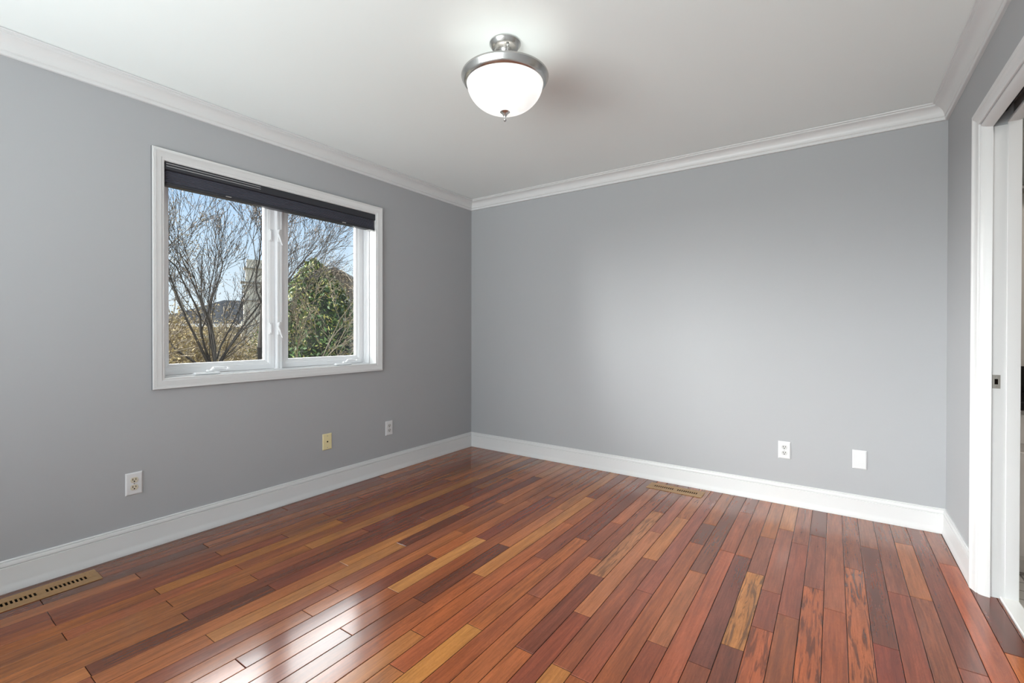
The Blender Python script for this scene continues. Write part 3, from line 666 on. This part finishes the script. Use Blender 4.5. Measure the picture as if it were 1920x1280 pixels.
def tree(name, seed, stems, label, mb_mat, bud_mat, nbud, bud_size, maxd=4, spread=0.55, up=0.05, budspread=0.05, minr=0.004, group=None):
    rng = random.Random(seed); mb = MB(); tips = []
    for (p, d, l, r) in stems: grow(rng, mb, tips, Vector(p), Vector(d), l, r, 0, spread, up, maxd, minr)
    base = stems[0][0]
    e = tag(empty(name, (base[0], base[1], GZ)), label, 'tree', group)
    setp(mb.build('branches', mb_mat, smooth=False), e)
    if nbud:
        lb = MB(); leaves(rng, tips, nbud, bud_size, budspread, lb); o = setp(lb.build('buds', bud_mat), e); o['kind'] = 'stuff'
    return e
def trunked(base, top, r0, r1, seed, n=6):
    rng = random.Random(seed); mb = MB(); pts = []; rr = []
    for i in range(n + 1):
        t = i/n; w = 0.06*math.sin(3*t)
        pts.append((base[0] + (top[0] - base[0])*t + rng.gauss(0, 0.02), base[1] + (top[1] - base[1])*t + rng.gauss(0, 0.02), base[2] + (top[2] - base[2])*t)); rr.append(r0 + (r1 - r0)*t)
    mb.tube(pts, rr, 8); return mb
def big_tree(seed, base, top, r0, r1, stems, label, m, budm, nbud, bs, **kw):
    e = tree('bare_tree', seed, stems, label, m, budm, nbud, bs, **kw)
    setp(trunked(base, top, r0, r1, seed).build('trunk', m, smooth=True), e)
    e.location = (base[0], base[1], GZ) if False else e.location
    return e
# many-stemmed tree in the middle of the left pane (fans out from a low fork)
fk = (-5.27, -0.22, 0.45)
big_tree(3, (-5.25, -0.20, GZ), fk, 0.12, 0.085,
    [(fk, (0.0, -0.42, 0.90), 1.02, 0.030), (fk, (0.06, -0.62, 0.75), 0.98, 0.028), (fk, (-0.1, -0.12, 1.0), 1.04, 0.026), (fk, (-0.2, 0.06, 1.0), 1.06, 0.026), (fk, (0.08, 0.20, 0.97), 1.06, 0.027), (fk, (-0.05, 0.42, 0.88), 1.0, 0.022), (fk, (0.1, -0.85, 0.55), 1.0, 0.024), (fk, (0.3, -0.25, 0.95), 1.0, 0.022), (fk, (-0.3, 0.3, 0.9), 1.0, 0.022)],
    'bare tree with many stems fanning from a low fork', M_BARKD, M_BUDP, 5000, 0.014, maxd=5, spread=0.45, up=0.04, minr=0.003)
# tree with leaning trunk seen at the right side of the left pane, limbs reaching across the right pane
big_tree(8, (-4.15, -0.14, GZ), (-4.09, -0.06, 1.75), 0.075, 0.034,
    [((-4.09, -0.06, 1.75), (-0.05, -0.12, 1.0), 0.68, 0.026), ((-4.09, -0.06, 1.6), (0.0, -0.38, 0.9), 0.68, 0.018), ((-4.09, -0.06, 1.60), (0.25, 0.70, 0.75), 0.72, 0.018), ((-4.09, -0.06, 1.72), (0.0, 0.42, 0.9), 0.68, 0.017), ((-4.09, -0.06, 1.66), (0.2, 0.85, 0.55), 0.72, 0.013)],
    'bare tree with one dark leaning trunk beside the window mullion', M_BARKD, M_BUDP, 3500, 0.012, maxd=5, spread=0.48, up=0.03, minr=0.0028)
# pale twiggy tree crossing in front of the evergreen
big_tree(21, (-5.3, 1.25, GZ), (-5.3, 1.25, -0.2), 0.09, 0.06,
    [((-5.3, 1.25, -0.2), (0.05, 0.35, 0.9), 1.0, 0.018), ((-5.3, 1.25, -0.2), (0.1, 0.7, 0.55), 1.1, 0.017), ((-5.3, 1.25, 0.0), (0.2, 0.95, 0.35), 1.2, 0.016), ((-5.3, 1.25, -0.2), (0.0, 0.1, 1.0), 0.9, 0.016), ((-5.3, 1.25, 0.1), (0.0, 0.75, 0.75), 1.1, 0.012)],
    'pale twiggy bare tree in front of the evergreen', M_TWIG, M_BUD, 3500, 0.016, maxd=5, spread=0.55, up=0.0, budspread=0.07, minr=0.0035)
# thick-limbed tree at the left edge of the window
big_tree(5, (-7.3, -1.9, GZ), (-7.2, -1.6, 0.2), 0.20, 0.16,
    [((-7.2, -1.6, 0.2), (0.0, -0.05, 1.0), 1.15, 0.055), ((-7.2, -1.6, 0.2), (0.1, 0.35, 0.9), 1.15, 0.048), ((-7.2, -1.6, 0.1), (0.0, 0.75, 0.6), 1.1, 0.035), ((-7.2, -1.6, 0.4), (-0.2, -0.4, 0.9), 1.1, 0.038)],
    'thick-limbed bare tree at the left edge of the window', M_BARK, M_BUD, 6000, 0.018, maxd=5, spread=0.5, up=0.04)
# brushy trees filling the lower left of the view
for (x, y, s, hz, lab) in ((-6.3, -1.45, 31, -0.35, 'brushy tan shrub tree nearest the left edge of the window view'), (-7.1, -0.55, 32, -0.40, 'brushy tan shrub tree behind the many-stemmed tree'),
        (-8.6, -0.75, 33, -0.1, 'taller brushy shrub tree behind the tan shrubs on the left'), (-8.3, 0.55, 34, -0.45, 'brushy shrub tree below the neighbouring grey roof'), (-10.6, 0.35, 35, -0.2, 'farthest brushy shrub tree in front of the grey roof')):
    st = [((x + 0.35*math.cos(t), y + 0.45*math.sin(t), hz), (math.cos(t)*0.45, math.sin(t)*0.6, 0.8), 0.62, 0.020) for t in (0.1, 1.0, 1.9, 2.8, 3.7, 4.6, 5.5)]
    st += [((x + 0.2*math.cos(t), y + 0.3*math.sin(t), hz), (math.cos(t)*0.9, math.sin(t)*0.9, 0.35), 0.60, 0.018) for t in (0.6, 2.2, 3.9, 5.2)]
    e_ = tree('shrub_tree', s, st, lab, M_TWIG, M_BUD, 9000, 0.028, maxd=5, spread=0.75, up=0.01, budspread=0.13, minr=0.006, group='brushy trees below the window')
    tb = MB()
    for (p, d, l, r) in st: tb.tube([(x, y, GZ), (x*0.6 + p[0]*0.4, y*0.6 + p[1]*0.4, GZ*0.45 + hz*0.55), p], [0.045, 0.035, 0.022], 6)
    setp(tb.build('trunk', M_TWIG, smooth=True), e_)

# evergreen filling the right pane
def evergreen():
    rng = random.Random(77); cx, cy = -7.95, 3.22
    e = tag(empty('evergreen_tree', (cx, cy, GZ)), 'large rounded evergreen tree filling the right-hand pane', 'tree')
    core = MB(); segs = 18
    def R(z, a):
        t = (z + 3.0)/5.95
        if t >= 1: return 0.02
        base = 1.85*(1 - t**2.2)**0.75
        return base*(1 + 0.10*math.sin(3*a + z*1.7) + 0.07*math.sin(5*a - z*2.3))
    rings = []
    for i in range(17):
        z = -3.0 + 5.9*i/16
        rings.append([(cx + 0.86*R(z, 2*math.pi*k/segs)*math.cos(2*math.pi*k/segs), cy + 0.86*R(z, 2*math.pi*k/segs)*math.sin(2*math.pi*k/segs), z) for k in range(segs)])
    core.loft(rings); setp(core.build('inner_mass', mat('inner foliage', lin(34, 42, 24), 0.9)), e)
    for nm, m, n, sz, off in (('foliage', M_LEAF, 15000, 0.060, 0.0), ('new_growth', M_LEAFY, 4200, 0.050, 0.06)):
        lb = MB()
        for _ in range(n):
            z = -3.0 + 5.95*rng.random()**0.9; a = rng.random()*2*math.pi
            clump = math.sin(a*9 + z*5)*math.sin(z*7 - a*4)
            r = R(z, a)*(0.93 + 0.10*clump + rng.gauss(0, 0.05)) + off
            c = Vector((cx + r*math.cos(a), cy + r*math.sin(a), z + rng.gauss(0, 0.05)))
            u = Vector((rng.gauss(0, 1), rng.gauss(0, 1), rng.gauss(0, 1))).normalized(); v = u.cross(Vector((rng.gauss(0, 1), rng.gauss(0, 1), rng.gauss(0, 1)))).normalized()
            s = sz*rng.uniform(0.6, 1.4); lb.add([c - u*s, c + v*s*0.4, c + u*s, c - v*s*0.4], [(0, 1, 2, 3)])
        o = setp(lb.build(nm, m), e); o['kind'] = 'stuff'
evergreen()

# neighbouring houses
def shingle(name, c):
    m = bpy.data.materials.new(name); m.use_nodes = True; nt = m.node_tree; br = nt.nodes.new('ShaderNodeTexBrick'); g = nt.nodes.new('ShaderNodeTexCoord')
    br.inputs['Color1'].default_value = c; br.inputs['Color2'].default_value = tuple(q*0.72 for q in c[:3]) + (1,); br.inputs['Mortar'].default_value = tuple(q*0.45 for q in c[:3]) + (1,)
    br.inputs['Scale'].default_value = 1; br.inputs['Mortar Size'].default_value = 0.02; br.inputs['Brick Width'].default_value = 0.45; br.inputs['Row Height'].default_value = 0.2
    mp = nt.nodes.new('ShaderNodeMapping'); mp.inputs['Rotation'].default_value = (math.radians(60), 0, math.radians(24))
    nt.links.new(g.outputs['Object'], mp.inputs[0]); nt.links.new(mp.outputs[0], br.inputs[0]); nt.links.new(br.outputs[0], nt.nodes['Principled BSDF'].inputs['Base Color']); nt.nodes['Principled BSDF'].inputs['Roughness'].default_value = 0.95; nt.nodes['Principled BSDF'].inputs['Specular IOR Level'].default_value = 0.05; return m
M_STONE = mat('pale chimney stone', lin(196, 188, 172), 0.9, noise=(2.2, 0.35), bump=(8, 0.4))
M_SHG = shingle('grey roof shingles', lin(52, 54, 58)); M_SHT = shingle('tan roof shingles', lin(72, 64, 54))
rv = Vector((0.41, 0.912, 0)); dv = Vector((-0.912, 0.41, 0))
def HB(O):
    O = Vector(O)
    return Matrix(((rv.x, dv.x, 0, O.x), (rv.y, dv.y, 0, O.y), (0, 0, 1, 0), (0, 0, 0, 1)))
hA = tag(empty('house', (-20.4, 6.4, GZ)), 'neighbouring house with grey roof and pale stone wall left of the chimney', 'house')
Mh = HB((-19.6, 7.0, 0))
b = MB(); b.box(-3.6, 1.8, 0.6, 5.2, GZ, 1.48); setp(b.build('wall', M_STONE, M=Mh), hA)
b = MB(); b.add([(-4.0, 0.2, 1.48), (2.2, 0.2, 1.48), (2.2, 5.6, 1.48), (-4.0, 5.6, 1.48), (-0.9, 2.9, 2.75), (1.4, 2.9, 2.75)], [(0, 1, 5, 4), (1, 2, 5), (2, 3, 4, 5), (3, 0, 4), (0, 3, 2, 1)]); setp(b.build('roof', M_SHG, M=Mh), hA)
b = MB(); b.box(-4.0, 2.2, 0.14, 0.2, 1.36, 1.50); setp(b.build('fascia', M_TRIM, M=Mh), hA)
for x in (-2.9, -1.25):
    b = MB(); b.box(x, x + 0.62, 0.52, 0.6, -0.6, 0.75); fr = setp(b.build('window', M_TRIM, M=Mh), hA)
    b = MB(); b.box(x + 0.06, x + 0.56, 0.50, 0.53, -0.54, 0.69); P(b.build('pane', mat('dim window glass', lin(120, 124, 86), 0.15), M=Mh), fr)
ch = tag(empty('chimney', (-18.5, 6.9, GZ)), 'tall pale stone chimney with banded tiers beside the grey roof', 'chimney')
Mc = HB((-18.5, 6.92, 0))
b = MB()
b.box(-0.56, 0.62, 0, 0.9, GZ, 1.6); b.box(-0.46, 0.55, 0.05, 0.85, 1.6, 3.25)
b.box(-0.38, 0.42, 0.1, 0.8, 3.25, 4.02); b.box(-0.34, 0.38, 0.14, 0.76, 4.02, 4.42)
setp(b.build('shaft', M_STONE, M=Mc), ch)
for z, w in ((4.0, 0.46), (3.36, 0.60), (3.20, 0.52), (2.55, 0.56)):
    b = MB(); b.box(-w, w, 0.0, 0.9, z, z + 0.055, bev=0.01); setp(b.build('band', mat('grey band stone', lin(150, 146, 138), 0.9), M=Mc), ch)
hB = tag(empty('house', (-22.2, 14.5, GZ)), 'neighbouring house with tan hipped roof behind the evergreen', 'house')
rv = Vector((0.57, 0.82, 0)); dv = Vector((-0.82, 0.57, 0))
Mb_ = HB((-21.8, 13.1, 0))
b = MB(); b.box(-3.0, 5.6, -1.2, 4.6, GZ, 1.6); setp(b.build('wall', M_STONE, M=Mb_), hB)
b = MB(); b.add([(-3.4, -1.6, 2.6), (6, -1.6, 1.6), (6, 5, 1.6), (-3.4, 5, 2.6), (0, 0.0, 5.0), (0.0, 1.5, 5.0)], [(0, 1, 4), (1, 2, 5, 4), (2, 3, 5), (3, 0, 4, 5), (0, 3, 2, 1)]); setp(b.build('roof', M_SHT, M=Mb_), hB)
b = MB(); b.tube([(0, 0, 5.02), (6.05, -1.65, 1.62)], 0.09, 6); setp(b.build('ridge_cap', mat('dark ridge cap', lin(70, 66, 62), 0.9), M=Mb_), hB)
